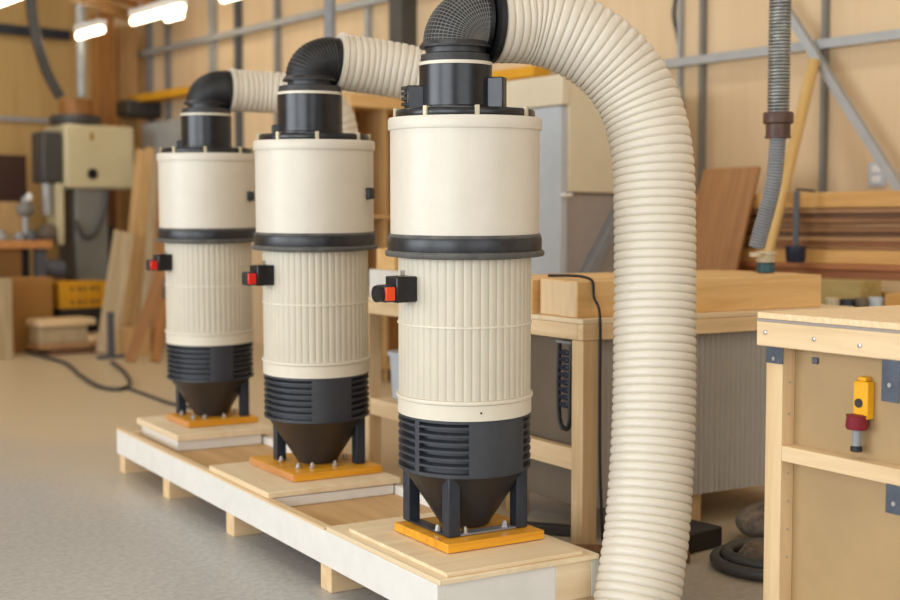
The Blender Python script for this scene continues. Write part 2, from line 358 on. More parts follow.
# ------------------------------------------------------------------ dust collectors
FRONT = math.radians(-121)
def Rz(a): return Matrix.Rotation(a, 4, 'Z')
def collector(label, v, u, zb, cuff_r, elbow_r, four, latch, wire, edir, bx, by, swa, moff, ext, eb, lou=(3, 59)):
    t = thing('dust_collector', label, 'dust collector', fr(PO, v, u, zb), PR, 'dust collectors on the pallet')
    # amber base
    bp = MB().box(bx[0], bx[1], by[0], by[1], 0.002, .029).build('base_plate', 'amber', t, .002)
    if not four: MB().box(bx[0] - .003, bx[0] - .0005, by[0] + .001, by[1] - .001, .003, .028).build('plate_edge', 'amber_side', bp)
    hs = .122
    spots = [(-hs, hs), (hs, -hs), (hs, hs)] + ([(-hs, -hs)] if four else [])
    if not four: spots[0] = (-hs + .01, hs - .01)
    for (x, y) in spots:
        MB().box(x - .02, x + .02, y - .02, y + .02, .031, .218).build('leg', 'leg', t, .002)
    if four:
        MB().box(-hs + .022, hs - .022, -hs - .02, -hs + .02, .031, .037).build('foot_bar', 'steel', t, .001)
        MB().box(-hs - .02, -hs + .02, -hs + .022, hs - .022, .031, .037).build('foot_bar', 'leg', t, .001)
        bolts = [(-hs + .045, -hs - .005, .037), (-hs - .01, -hs + .06, .037), (hs - .05, -hs, .037), (hs, hs - .04, .031)]
    else:
        bolts = [(-hs + .0, -hs + .03, .031), (-hs + .05, -hs + .01, .031), (.02, -hs, .031), (hs, 0, .031), (-hs - .0, hs - .05, .031)]
    for (x, y, z) in bolts:
        MB().lathe([(.013, z), (.013, z + .003), (.0095, z + .0035), (.0095, z + .014), (.006, z + .0142), (.006, z + .019)], 8, Matrix.Translation((x, y, 0))).build('bolt', 'zinc', t)
    # hopper
    MB().lathe([(.07, .033), (.078, .034), (.085, .045), (.19, .185), (.203, .19), (.203, .196), (.15, .196)], 64).build('hopper', 'cone', t)
    # louvred housing
    m = MB().lathe([(.186, .196), (.186, .368)], 64)
    m.lathe([(.19, .19), (.207, .193), (.207, .203), (.18, .204)], 96)
    m.lathe([(.18, .361), (.206, .362), (.206, .37), (.18, .371)], 96)
    D = math.radians
    for a0, a1 in (((-112, -47), (-42, lou[0]), (lou[1], 120)) if four else ((-112, lou[0]), (lou[1], 120))):
        for k in range(6):
            z = .222 + k * .0245
            m.arc(.186, .2065, z + .006, z + .0125, FRONT + D(a0), FRONT + D(a1), 20, .006)
    for a0, a1 in ((lou[0], lou[1]), (120, 248)):
        m.arc(.18, .2075, .2, .365, FRONT + D(a0), FRONT + D(a1), 40)
    if four: m.arc(.18, .206, .2, .365, FRONT + D(-47), FRONT + D(-42), 4)
    m.build('louvre_housing', 'charcoal', t)
    # fluted filter body
    m = MB().lathe([(.2, .371), (.208, .371), (.208, .419), (.2, .42)], 96); m.build('lower_ring', 'cream_trim', t)
    m = MB().lathe([(.2, .42), (.2115, .421), (.213, .426), (.2115, .432), (.2, .433)], 96); m.build('bead', 'cream_trim', t)
    NF = 50 * 8
    prof = (-.0032, -.0008, 0, .0002, .0002, .0, -.0003, -.001)
    m = MB().lathe([(.205, .433), (.205, .66), (.205, .868)], NF, mod=lambda k: prof[k % 8]); m.build('fluted_body', 'cream_flute', t)
    m = MB().lathe([(.2, .656), (.208, .657), (.209, .66), (.208, .663), (.2, .664)], 96); m.build('bead', 'cream_trim', t)
    # band
    m = MB().lathe([(.2, .868), (.243, .872), (.2455, .876), (.2455, .884), (.24, .89), (.2, .89)], 96); m.build('band_flange', 'grey_lip', t)
    m = MB().lathe([(.2, .89), (.236, .89), (.237, .896), (.237, .924), (.235, .93), (.2, .93)], 96); m.build('band', 'band', t)
    m = MB().lathe([(.2, .93), (.234, .93), (.235, .935), (.231, .94), (.2, .94)], 96); m.build('band_lip', 'grey_lip', t)
    # drum
    m = MB().lathe([(.2, .94), (.2285, .94), (.2285, 1.254), (.2, 1.254)], 128); m.build('drum', 'cream', t)
    m = MB().lathe([(.2, 1.253), (.234, 1.253), (.235, 1.256), (.235, 1.283), (.232, 1.289), (.2, 1.29)], 128); m.build('drum_rim', 'cream', t)
    lid = MB().lathe([(.15, 1.288), (.211, 1.289), (.213, 1.294), (.213, 1.309), (.209, 1.314), (.1, 1.315)], 96).build('lid', 'black', t)
    for k in range(8):
        a = FRONT + D(9 + 45 * k + (3 if k % 2 else 0))
        X = Rz(a)
        mb = MB().box(.2, .2175, -.007, .007, 1.291, 1.317, X).box(.2135, .2195, -.006, .006, 1.286, 1.318, X)
        mb.build('lid_clip', 'clear', t, .001)
    # motor cuff, a little off the drum's centre
    mo = Matrix.Translation((moff * .857, -moff * .515, 0))
    h = ext
    MB().lathe([(cuff_r * .9, 1.314), (cuff_r + .004, 1.315), (cuff_r + .004, 1.322), (cuff_r, 1.326), (cuff_r, 1.446 + h), (cuff_r * .9, 1.447 + h)], 64, mo).build('motor_housing', 'black', t)
    MB().lathe([(cuff_r * .9, 1.447 + h), (cuff_r + .0015, 1.447 + h), (cuff_r + .0015, 1.457 + h), (cuff_r * .9, 1.458 + h)], 64, mo).build('housing_ring', 'cream_trim', t)
    MB().lathe([(cuff_r * .8, 1.458 + h), (cuff_r - .003, 1.458 + h), (cuff_r - .006, 1.48 + h), (cuff_r * .8, 1.484 + h), (elbow_r - .012, 1.484 + h), (elbow_r - .012, 1.508 + h)], 64, mo).build('housing_cap', 'black_dusty', t)
    # elbow
    Ra, Rb = (.08 if four else .095), eb; z0 = 1.506 + h; r = elbow_r - .006
    e = Vector((math.cos(edir), math.sin(edir), 0)); up = Vector((0, 0, 1)); side = e.cross(up)
    def at_w(w): return Vector((0, 0, z0 + .008)) + e * (Ra - Ra * math.cos(w)) + up * (Rb * math.sin(w))
    path = [Vector((0, 0, z0))] + [at_w(PI / 2 * i / 14) for i in range(15)] + [e * (Ra + .014) + up * (z0 + .008 + Rb)]
    el = MB().tube(path, r, 48, True, mo).build('elbow', 'rubber', t)
    MB().lathe([(r, 1.502 + h), (elbow_r + .006, 1.5 + h), (elbow_r + .007, 1.506 + h), (r + .004, 1.518 + h), (r - .01, 1.52 + h)], 64, mo).build('elbow_flange', 'black_dusty', t)
    m = MB(); nr = 22 if wire else 16
    def frame(w):
        T = (e * (Ra * math.sin(w)) + up * (Rb * math.cos(w))).normalized(); return at_w(w), T.cross(side)
    for i in range(1, nr):
        c, N = frame(PI / 2 * i / nr)
        ring = [c + (side * math.cos(q) + N * math.sin(q)) * (r + .0006) for q in [2 * PI * k / 40 for k in range(41)]]
        m.tube(ring, .0014 if wire else .0026, 5, False, mo)
    if wire:
        for k in range(44):
            q = 2 * PI * k / 44; ln = []
            for i in range(17):
                c, N = frame(PI / 2 * i / 16)
                ln.append(c + (side * math.cos(q) + N * math.sin(q)) * (r + .0006))
            m.tube(ln, .0011, 5, False, mo)
    m.build('elbow_mesh' if wire else 'elbow_rib', 'wire' if wire else 'black_dusty', el)
    out = mo @ (e * (Ra + .014) + up * (z0 + .008 + Rb))
    # boxes beside the motor
    for k, (a, w, hh) in enumerate(((-76, .05, .07), (72, .044, .095))[:2 if four else 1]):
        X = mo @ Rz(FRONT + D(a)); g = 1 if four else .5
        bxm = MB().box(cuff_r - .015, cuff_r + .045 * g, -w / 2, w / 2, 1.316, 1.316 + hh * g, X).build('capacitor_box', 'black', t, .004)
        if k == 0 and four:
            tb = MB()
            for j in range(4): tb.box(cuff_r + .045, cuff_r + .055, -.018, .018, 1.325 + j * .016, 1.335 + j * .016, X)
            tb.build('terminal', 'black_dusty', bxm)
    # switch box
    a = FRONT + D(swa); X = Rz(a)
    sb = MB().box(.195, .272, -.032, .032, .735, .815, X).build('switch_box', 'black', t, .004)
    MB().box(.272, .31, -.026, .026, .738, .79, X).build('switch_body', 'black_dusty', sb, .004)
    MB().box(.276, .309, .02, .031, .743, .785, X).build('switch_button', 'orange_red' if four else 'red', sb, .003)
    MB().box(.2, .212, -.04, -.03, .8, .83, X).build('switch_bracket', 'zinc', sb)
    if four:
        MB().cyl(X @ Vector((.31, 0, .764)), X @ Vector((.325, 0, .764)), .026, 20).build('emergency_knob', 'black', sb)
    if latch:
        X = Rz(FRONT + D(69))
        MB().box(.225, .248, -.02, .02, 1.065, 1.11, X).build('latch', 'black', t, .005)
    else:
        MB().cyl((.2, 0, .397), (.209, 0, .397), .0035, 8, Rz(FRONT + D(13))).build('screw', 'black', t)
    # each machine leans a touch towards its front
    lean = Matrix.Translation((0, 0, .2)) @ Matrix.Rotation(math.radians(1.7), 4, Vector((.857, -.515, 0))) @ Matrix.Translation((0, 0, -.2))
    for c in t.children:
        if c.name.split('.')[0] in ('base_plate', 'leg', 'foot_bar', 'bolt'): continue
        for k in [c] + list(c.children):
            for vt in k.data.vertices:
                zz = vt.co.z
                if zz < .19: vt.co.z += .026 * max(0, zz - .033) / .157
                elif zz < .868: vt.co.z += .026 * (.868 - zz) / .678
            k.data.transform(lean)
    out = lean @ out; w = Matrix.Translation(t.location) @ Rz(PR) @ out
    return w
def edir_of(dx, dd):                 # plan direction (right, ahead) -> angle in the pallet frame
    w = G(dx, dd); return math.atan2(w.y, w.x) - PR
C1 = collector('nearest and largest looking cream dust collector with mesh covered elbow', .281, .341, .2285, .111, .104, True, False, True, edir_of(.95, .3), (-.18, .165), (-.2, .13), -54, -.028, 0, .072)
C2 = collector('middle cream dust collector of the three on the pallet', .323, 1.521, .2295, .125, .098, False, True, False, edir_of(.9, .35), (-.19, .18), (-.21, .23), -53, -.015, .018, .066, (1, 46))
C3 = collector('farthest cream dust collector at the far end of the pallet', .357, 2.81, .2455, .119, .098, False, True, False, edir_of(.95, .25), (-.17, .175), (-.17, .15), -53, 0, .02, .058, (11, 42))

# ------------------------------------------------------------------ flexible ducts
def duct(label, start, pts, R, pitch, depth, collar):
    root = start.copy()
    t = thing('duct_hose', label, 'hose', root, 0, 'cream ribbed hoses')
    L = [Vector((0, 0, 0))] + [G(*p) - root for p in pts]
    d = (L[1] - L[0]).normalized()
    L[0] = L[0] + d * .02
    ribbed(L, R, pitch, depth, 8).build('hose', 'duct', t, smooth=80)
    MB().tube([d * .002, d * .019], R + .004, 48).build('hose_collar', collar, t)
    return t
duct('thick cream ribbed hose arching from the nearest collector down to the floor', C1,
     [(.25, 3.92, 1.818), (.36, 3.93, 1.79), (.46, 3.93, 1.735), (.54, 3.93, 1.658), (.596, 3.92, 1.555), (.626, 3.9, 1.42), (.633, 3.88, 1.25), (.63, 3.84, .95), (.619, 3.77, .62), (.593, 3.69, .34), (.565, 3.63, .18), (.525, 3.56, .0)],
     .1265, .0262, .0075, 'rubber')
duct('cream ribbed hose bending down behind the nearest collector from the middle one', C2,
     [(-.3, 4.96, 1.815), (-.17, 4.98, 1.795), (-.06, 4.985, 1.765), (.005, 4.985, 1.68), (.02, 4.985, 1.54), (.02, 4.98, 1.2), (.01, 4.97, .9), (-.0, 4.96, .65)],
     .109, .028, .006, 'duct')
duct('cream ribbed hose bending down behind the middle collector from the farthest one', C3,
     [(-.92, 6.08, 1.836), (-.82, 6.1, 1.83), (-.68, 6.11, 1.805), (-.58, 6.11, 1.74), (-.545, 6.13, 1.62), (-.55, 6.13, 1.4), (-.56, 6.13, 1.1), (-.57, 6.13, .8)],
     .1, .028, .0055, 'duct')

# ------------------------------------------------------------------ workbench behind
bench = thing('workbench', 'pale wooden workbench carrying thick timber beams behind the ribbed hose', 'workbench', fr(BO, 0, 0), PR)
BV, BU = 1.42, 1.77
MB().box(.0, BV, .0, BU, .835, .853).build('bench_top', 'ply_x', bench, .002)
MB().box(0, BV, 0, .035, .775, .834).build('apron', 'pine_x', bench, .003)
MB().box(0, .035, .036, BU, .775, .834).build('apron', 'pine_y', bench, .003)
for (x, y) in ((.004, .004), (.004, BU - .075), (BV - .075, .004), (BV - .075, BU - .075)):
    MB().box(x, x + .068, y, y + .068, 0, .774).build('leg', 'pine_z', bench, .003)
MB().box(.01, .05, .075, BU - .078, .29, .37).build('rail', 'pine_y', bench, .003)
MB().box(.05, .35, .95, BU - .1, .352, .37).build('lower_shelf', 'pine_y', bench, .002)
MB().box(.31, .35, .95, BU - .1, .0, .35).build('shelf_support', 'pine_y', bench)
# timber beams on the bench
bl = ['thick golden beam nearest on the workbench, black cord over its end', 'second thick golden beam from the front on the workbench', 'third thick golden beam from the front on the workbench', 'fourth thick golden beam from the front on the workbench', 'rearmost thick golden beam on the workbench']
for k, (v0, v1, u0, u1, h) in enumerate(((.012, 1.275, .05, .165, .135), (.03, 1.28, .18, .31, .137), (.0, 1.27, .325, .46, .134), (.12, 1.3, .466, .6, .136), (.16, 1.31, .606, .74, .133))):
    o = MB().box(0, v1 - v0, 0, u1 - u0, 0, h).build('timber_beam', 'beam', loc=fr(BO, v0, u0, .8535), rz=PR, bevel=.004)
    tag(o, bl[k], 'timber', 'beams on the workbench')
    MB().box(-.0015, .0005, .004, u1 - u0 - .004, .004, h - .004).build('end_grain', 'endgrain', o)
# cabinet under the bench
cab = thing('machine_cabinet', 'grey corrugated machine cabinet standing under the pale workbench', 'cabinet', fr(BO, .085, .085), PR)
m = MB(); n = 176; W_ = 1.22
vs = []; 
for k in range(n + 1):
    x = W_ * k / n; yy = (0, -.009, -.0095, -.0005)[k % 4]
    vs += [(x, yy, .13), (x, yy, .768)]
m.add(vs, [(2 * k, 2 * k + 2, 2 * k + 3, 2 * k + 1) for k in range(n)])
m.box(0, W_, .002, .012, .13, .768)
m.build('corrugated_panel', 'corr', cab, smooth=60)
m = MB().box(0, W_, .013, .7, .13, .768); m.build('body', 'brown_grey', cab, .004)
for x in (.545, 1.1): MB().box(x, x + .07, .05, .12, 0, .129).build('foot', 'pine_z', cab, .002)
for x in (.05,): MB().box(x, x + .07, .55, .62, 0, .129).build('foot', 'pine_z', cab, .002)
# cord over the beam
cp = [fr(BO, .09, .34, .998), fr(BO, .088, .2, 1.003), fr(BO, .082, .1, 1.001), fr(BO, .076, .043, .985), fr(BO, .072, .03, .93), fr(BO, .07, -.009, .86), fr(BO, .073, -.008, .6), fr(BO, .075, -.01, .3), fr(BO, .09, -.01, .02)]
tag(MB().tube(spline(cp, 8), .0055, 8).build('power_cord', 'rubber'), 'black cord hanging over the front beam of the workbench', 'cord')
# coiled air hose on the bench side
ch = thing('coiled_hose', 'dark coiled air hose hanging under the workbench edge', 'hose', fr(BO, .042, .098, .49), PR)
pts = []
for k in range(8 * 16):
    a = 2 * PI * k / 16
    pts.append((-.0 - .02 + .001 * math.cos(a), .05 + .035 * math.cos(a) * .9, .02 + .028 * k / 16 + .012 * math.sin(a)))
MB().tube(pts, .0065, 8).build('coil', 'navy', ch)
MB().tube(spline([(-.02, .0, .27), (-.025, -.0, .1), (-.025, .0, -.02), (-.02, .03, -.055), (-.02, .07, -.03), (-.02, .08, .1), (-.02, .075, .27)], 8), .009, 8).build('hose_loop', 'rubber', ch)
MB().box(-.03, .0115, -.01, .085, .265, .275).build('hook_plate', 'steel', ch)
# things on / under the bench left end
o = MB().box(-.12, .12, -.15, .15, 0, .13).build('storage_box', 'white_board', loc=fr(BO, .14, 1.57, .854), rz=PR, bevel=.006); tag(o, 'pale grey box on the left end of the workbench', 'box')
o = MB().box(-.07, .3, -.09, .09, 0, .1).build('timber_block', 'beam', loc=fr(BO, .1, 1.57, .9845), rz=PR, bevel=.004); tag(o, 'golden timber block lying on the pale grey box', 'timber')
tb = thing('plastic_tub', 'pale grey tub on the lower shelf of the workbench', 'tub', fr(BO, .17, 1.585, .3705), PR)
MB().lathe([(.08, 0), (.085, .005), (.1, .22), (.092, .22), (.078, .01)], 32).build('tub_body', 'mach_blue', tb)
MB().lathe([(.1, .205), (.108, .206), (.108, .222), (.099, .223)], 32).build('tub_rim', 'mach_blue', tb)
mo = thing('electric_motor', 'small black motor on the lower shelf beside the grey tub', 'motor', fr(BO, .17, 1.38, .3705), PR)
m = MB().tube([(-.1, 0, .1), (-.09, 0, .1), (.1, 0, .1), (.12, 0, .1)], [.06, .085, .085, .05], 28); m.build('motor_body', 'black', mo)
MB().box(-.07, .07, -.06, .06, 0, .03).build('motor_foot', 'black_dusty', mo, .004)
# sacks and hoses on the floor under the bench
def place(name, mb, m, lab, cat, loc, rz=0, **k): return tag(mb.build(name, m, loc=loc, rz=rz, **k), lab, cat)
q = G(1.13, 4.3)
coil = thing('hose_coil', 'dark hose coil around a dusty mat on the floor right of the ribbed hose', 'hose', q)
m = MB()
for k in range(2):
    m.tube([(.2 * math.cos(a) * (1 - .2 * k), .2 * math.sin(a) * (1 - .2 * k), .024 + .022 * k) for a in [2 * PI * i / 40 for i in range(41)]], .021, 10)
m.build('coil', 'hose_dark', coil)
MB().lathe([(.0, .0), (.13, .0), (.135, .03), (.1, .075), (.0, .085)], 32).build('mat', 'sack', coil)
o = MB().bar((-.18, 0, .04), (.18, .03, .04), .16, .075).build('skid_block', 'dark', loc=G(.83, 4.52, 0), rz=-.1, bevel=.006); tag(o, 'black wooden block on the floor right of the hose', 'block')
o = MB().bar((-.3, 0, .02), (.5, 0, .02), .1, .04).build('floor_plank', 'brown3_y', loc=G(.35, 4.42, 0.001), rz=-.75, bevel=.004); tag(o, 'dark plank lying on the floor beneath the workbench', 'plank')
sk = MB()
N = 24
sk.ball((0, 0, .075), .2, .16, .075, 28, 14)
o = sk.build('dust_bag', 'sack', loc=G(1.26, 4.68, .0)); tag(o, 'dusty brown bag slumped on the floor behind the hose coil', 'bag')
for (a, b, mm, lab) in (((-.12, 4.95), (.55, 4.72), 'hose_dark', 'dark metal bar lying low behind the nearest collector'),):
    p, q2 = G(*a, .02), G(*b, .02)
    tag(MB().bar(p, q2, .05, .035).build('steel_bar', mm, bevel=.003), lab, 'bar')

# ------------------------------------------------------------------ box table on the right
rt = thing('box_table', 'pale wooden box table with tan panels at the right edge', 'table', fr(TO, 0, 0), PR)
TL, TWd = 1.25, .85
MB().box(.0, TWd, -TL, 0, .928, .946).build('chipboard_top', 'osb', rt, .002)
MB().box(-.001, TWd, -TL - .001, .001, .921, .9275).build('top_edge', 'grey_edge', rt)
MB().box(-.002, .03, -TL, 0, .851, .9205).build('apron', 'pine_y', rt, .003)
MB().box(.031, TWd, -.03, 0, .851, .9205).build('apron', 'pine_x', rt, .003)
for (x, y) in ((.022, -.078), (.022, -TL + .01), (TWd - .06, -.078), (TWd - .06, -TL + .01)):
    MB().box(x, x + .05, y, y + .062, 0, .85).build('leg', 'pine_z', rt, .002)
MB().box(.022, .071, -TL + .073, -.079, .528, .572).build('middle_rail', 'pine_y', rt, .002)
MB().box(.072, .08, -TL + .056, -.031, .05, .85).build('side_panel', 'panel_tan', rt)
MB().box(.0805, TWd - .061, -.045, -.035, .05, .85).build('side_panel', 'panel_tan', rt)
def plate(y0, y1, z0, z1, x):
    p = MB().box(x - .004, x, y0, y1, z0, z1).build('bracket', 'slate_plate', rt, .001)
    MB().cyl((x - .0075, (y0 + y1) / 2, (z0 + z1) / 2 - .01), (x - .004, (y0 + y1) / 2, (z0 + z1) / 2 - .01), .006, 10).build('bracket_screw', 'zinc', p)
plate(-.085, -.022, .803, .85, .018)
plate(-.5, -.445, .745, .852, -.003)
plate(-.5, -.445, .455, .53, .0215)
for (y, z) in ((-.035, .89), (-.215, .885), (-.37, .88)):
    MB().lathe([(.007, 0), (.006, .003), (.002, .004)], 10, Matrix.Translation((-.0022, y, z)) @ Matrix.Rotation(-PI / 2, 4, 'Y')).build('screw', 'zinc', rt)
for z in (.75, .66, .49, .41, .33, .25):
    MB().lathe([(.0035, 0), (.003, .002), (.001, .0025)], 8, Matrix.Translation((.05, -.0785, z)) @ Matrix.Rotation(PI / 2, 4, 'X')).build('screw', 'zinc', rt)
MB().box(.064, .0718, -.165, -.145, .808, .826).build('cam_fitting', 'cement', rt, .002)
# safety switch on the panel
sw = thing('safety_switch', 'yellow safety switch with red collar on the tan table panel', 'switch', fr(TO, .072, -.335, .58), PR)
MB().box(-.028, -.001, -.024, .024, .1, .2).build('switch_case', 'yellow', sw, .003)
MB().box(-.026, -.001, -.014, .012, .2, .212).build('case_top', 'yellow', sw, .003)
X = Matrix.Translation((-.03, .004, .142)) @ Matrix.Rotation(PI / 2, 4, 'Y')
MB().lathe([(.012, -.002), (.012, .002), (.007, .0025), (.007, -.001)], 18, X).build('key_lock', 'black_dusty', sw)
MB().lathe([(.012, .07), (.026, .072), (.03, .08), (.027, .105), (.029, .11), (.016, .112)], 28, Matrix.Translation((-.032, .006, 0))).build('collar', 'crimson', sw)
MB().cyl((-.032, .006, .026), (-.032, .006, .072), .012, 18).build('plunger', 'hose_grey', sw)
MB().lathe([(.013, .012), (.016, .014), (.016, .026), (.012, .028)], 18, Matrix.Translation((-.032, .006, 0))).build('plunger_tip', 'black', sw)

# ------------------------------------------------------------------ hanging suction hose and cups
d = 5.05
top = at(781, -60, d); z1 = at(781, 113, d).z
sh = thing('suction_hose', 'silver spiral suction hose hanging from above with brown collar', 'hose', Vector((top.x, top.y, z1)))
H0 = Vector((0, 0, 0))
P = [(0, 0, ZC - z1), (.005, 0, (ZC - z1) * .5), (0, 0, -.012)]
ribbed([Vector(p) for p in P], .045, .0135, .009, 6, 28).build('spiral_hose', 'spiral', sh, smooth=80)
MB().lathe([(.04, .005), (.058, .002), (.06, -.005), (.06, -.04), (.049, -.046), (.049, -.09), (.052, -.092), (.052, -.1), (.036, -.101)], 32).build('collar', 'collar', sh)
lo = [at(x, y, dd) - Vector((top.x, top.y, z1)) for x, y, dd in ((778, 135, d), (777, 150, d), (774, 180, d), (767, 210, d + .02), (760, 235, d + .04), (757, 247, d + .05))]
ribbed(lo, .034, .012, .008, 6, 28).build('lower_hose', 'hose_grey', sh, smooth=80)
cup = thing('suction_cup', 'cloudy suction cup with teal base standing on the thick beam', 'cup', fr(BO, 1.15, .245, .991), PR)
MB().lathe([(.03, 0), (.037, .003), (.038, .042), (.033, .044)], 28).build('cup_base', 'teal', cup)
MB().lathe([(.033, .0445), (.039, .046), (.04, .075), (.046, .078), (.046, .09), (.03, .093)], 28).build('cup_body', 'clear', cup)
MB().lathe([(.03, .07), (.03, .088)], 20, Matrix.Translation((-.055, -.0, 0))).box(-.06, -.035, -.012, .012, .072, .086).build('cup_spout', 'clear', cup)

# ------------------------------------------------------------------ timber rack on the right wall
RX = 6.0; RY0, RY1 = 2.2, 5.05
rack = thing('timber_rack', 'wooden rack posts holding stacked boards along the beige wall', 'rack', (RX, 0, 0))
for yy in (RY0 + .3, 4.0, RY1 - .2):
    MB().box(.5, .56, yy - .04, yy + .04, 0, 1.36).build('post', 'pine_z', rack, .003)
    MB().box(.0, .499, yy - .03, yy + .03, .76, .84).build('arm', 'pine_x', rack, .003)
    MB().box(.02, .08, yy - .03, yy + .03, 0, .759).build('prop', 'pine_z', rack, .003)
def stack(name, x0, x1, z0, z1, m, lab, group, y0=RY0, y1=RY1):
    o = MB().box(0, x1 - x0, -(y1 - y0) / 2, (y1 - y0) / 2, 0, z1 - z0).build(name, m, loc=(x0, (y0 + y1) / 2, z0), bevel=.003)
    return tag(o, lab, 'board' if 'beam' not in name else 'timber', group)
stack('rack_board', RX - .03, RX + .44, .841, .905, 'pine_y', 'pale thick board lowest on the rack by the beige wall', 'boards on the rack')
stack('rack_board', RX - .01, RX + .44, .906, .955, 'red_y', 'orange brown thick board just under the reddish board on the rack', 'boards on the rack')
stack('rack_board', RX - .06, RX + .42, .956, .985, 'red_y', 'reddish protruding board on the rack', 'boards on the rack')
stack('rack_board', RX - .03, RX + .42, .986, 1.06, 'beam_y', 'golden thick board on top of the reddish board', 'boards on the rack')
nm = ['lowest', 'second from bottom', 'third from bottom', 'fourth from bottom', 'fifth from bottom', 'fourth from top', 'third from top', 'second from top', 'topmost']
ms = ['brown_y', 'red_y', 'brown2_y', 'brown3_y', 'brown_y', 'brown2_y', 'brown_y', 'brown3_y', 'brown2_y']
z = 1.061
for k in range(9):
    off = (.0, .03, .005, .035, .01, .03, .0, .035, .012)[k]; h = (.024, .018, .026, .022, .026, .024, .026, .024, .03)[k]
    stack('thin_board', RX + off, RX + .4 + off / 2, z, z + h, ms[k], '%s brown board in the thin stack below the golden beam' % nm[k], 'thin boards on the rack', RY0, RY1 - .02 * k)
    z += h + .001
stack('wall_beam', RX - .01, RX + .3, z, z + .085, 'beam_y', 'golden beam along the top of the stacked brown boards', 'boards on the rack')
# strap with navy cup
q = at(796, 205, 6.82); st = thing('hanging_cup', 'navy cup on a grey strap hanging from the golden wall beam', 'cup', (RX - .17, q.y, 0))
MB().box(-.004, .004, -.016, .016, 1.03, z + .086).build('strap', 'cement', st)
MB().tube([(0, 0, z + .08), (.0, 0, z + .098), (.1, 0, z + .096), (.17, 0, z + .092)], .006, 8).build('hook', 'black', st)
MB().lathe([(.03, .99), (.045, .992), (.052, 1.005), (.056, 1.08), (.05, 1.082)], 24).build('cup_body', 'navy', st)
# block, boxes and clutter under the rack boards
q = at(845, 290, 6.3)
lowt = thing('low_stand', 'low pale stand in front of the timber rack', 'stand', (q.x, q.y - .2, 0))
MB().box(-.2, .16, -.7, .6, .74, .76).build('stand_top', 'pine_y', lowt, .002)
for x in (-.18, .11):
    for yy in (-.66, .55): MB().box(x, x + .04, yy, yy + .04, 0, .739).build('leg', 'pine_z', lowt)
o = MB().box(-.05, .14, -.14, .2, 0, .155).build('wood_block', 'olive', loc=(q.x, q.y + .02, .7605), bevel=.004); tag(o, 'olive tan wood block on the low stand before the rack', 'block')
o = MB().box(-.1, .1, -.12, .12, 0, .105).build('wooden_box', 'beam_y', loc=(q.x, q.y - .4, .7605), bevel=.004); tag(o, 'golden wooden box at the right end of the low stand', 'box')
for px, r, h, mm, lab in ((832, .034, .082, 'clear', 'pale beige tin leftmost in the row before the olive block'), (847, .034, .074, 'navy', 'dark navy tin beside the pale beige tin'), (861, .034, .08, 'brown_grey', 'brown grey tin between the navy and pale blue tins'), (876, .038, .084, 'mach_blue', 'pale blue tin between the brown grey tin and the golden box')):
    p = at(px, 298, 6.08)
    o = MB().lathe([(r - .002, 0), (r, .004), (r, h - .006), (r - .004, h), (r * .5, h + .001)], 24).build('paint_tin', mm, loc=(p.x, p.y, .7605)); tag(o, lab, 'tin', 'tins on the low stand')
# leaning brown board and pole
def slanted(name, m, a, b, w, th, side, round_=False):     # a board (or pole) from a up to b, built along its own length
    t = (b - a).normalized(); sd = Vector(side); sd = (sd - t * sd.dot(t)).normalized(); q = t.cross(sd); L = (b - a).length
    mb = MB().cyl((0, 0, 0), (0, 0, L), w / 2, 20) if round_ else MB().box(-w / 2, w / 2, -th / 2, th / 2, 0, L)
    o = mb.build(name, m, bevel=0 if round_ else .003)
    o.matrix_world = Matrix(((sd.x, q.x, t.x, a.x), (sd.y, q.y, t.y, a.y), (sd.z, q.z, t.z, a.z), (0, 0, 0, 1)))
    return o
b = at(732, 168, 7.38); a = Vector((b.x - .35 * (b.z - .008), b.y, .008))
o = slanted('leaning_board', 'brown_z', a, b, .4, .024, (0, 1, 0)); tag(o, 'wide brown board leaning upright against the timber rack', 'board')
a, b = G(1.335, 6.2, .012), at(814, 62, 7.42)
o = slanted('wooden_pole', 'pole', a, b, .068, .068, (CY, -SY, 0), True); tag(o, 'round yellowish wooden pole leaning on the beige wall', 'pole')
# socket
q = wall_y(876); so = thing('wall_socket', 'pale blue socket plate on the beige wall under the brace', 'socket', (XW, q, 1.43))
MB().box(-.012, -.001, -.055, .055, -.01, .13).build('plate', 'socket', so, .003)
MB().box(-.018, -.0125, -.03, .03, .01, .05).build('outlet', 'white', so, .002)
MB().box(-.018, -.0125, -.03, .03, .07, .11).build('outlet', 'white', so, .002)
tag(MB().tube(spline([(XW - .02, wall_y(676), 2.75), (XW - .03, wall_y(674), 2.6), (XW - .02, wall_y(677), 2.46), (XW - .015, wall_y(679), 2.36)], 6), .012, 8).build('wall_cable', 'hose_dark'), 'dark cable on the beige wall right of the arching hose', 'cable')

# ------------------------------------------------------------------ grey machine behind the bench
q = at(565, 200, 7.3)
gm = thing('panel_machine', 'tall grey and cream machine standing behind the workbench', 'machine', (q.x, q.y, 0))
MB().box(.0, 1.0, .0, .5, .0, 1.38).build('lower_body', 'cab_grey', gm, .006)
MB().box(.0, 1.0, -.03, .5, 1.385, 2.06).build('upper_door', 'cab_cream', gm, .01)
MB().box(-.06, -.001, -.02, .26, .0, 1.88).build('side_column', 'mach_blue', gm, .006)
MB().box(-.06, -.001, .27, .5, .0, 1.88).build('side_column', 'mach_blue', gm, .006)
MB().box(-.07, -.002, -.04, .95, 1.885, 2.06).build('header', 'cab_cream', gm, .01)
MB().box(-.055, .02, -.045, -.021, 1.36, 1.38).build('handle', 'white', gm, .002)
MB().bar((.12, -.03, .85), (.5, -.03, 1.36), .07, .05, (0, 0, 1)).build('brace', 'hose_grey', gm, .003)
MB().box(-.075, -.061, .24, .27, 1.33, 1.42).build('side_handle', 'hose_dark', gm, .003)
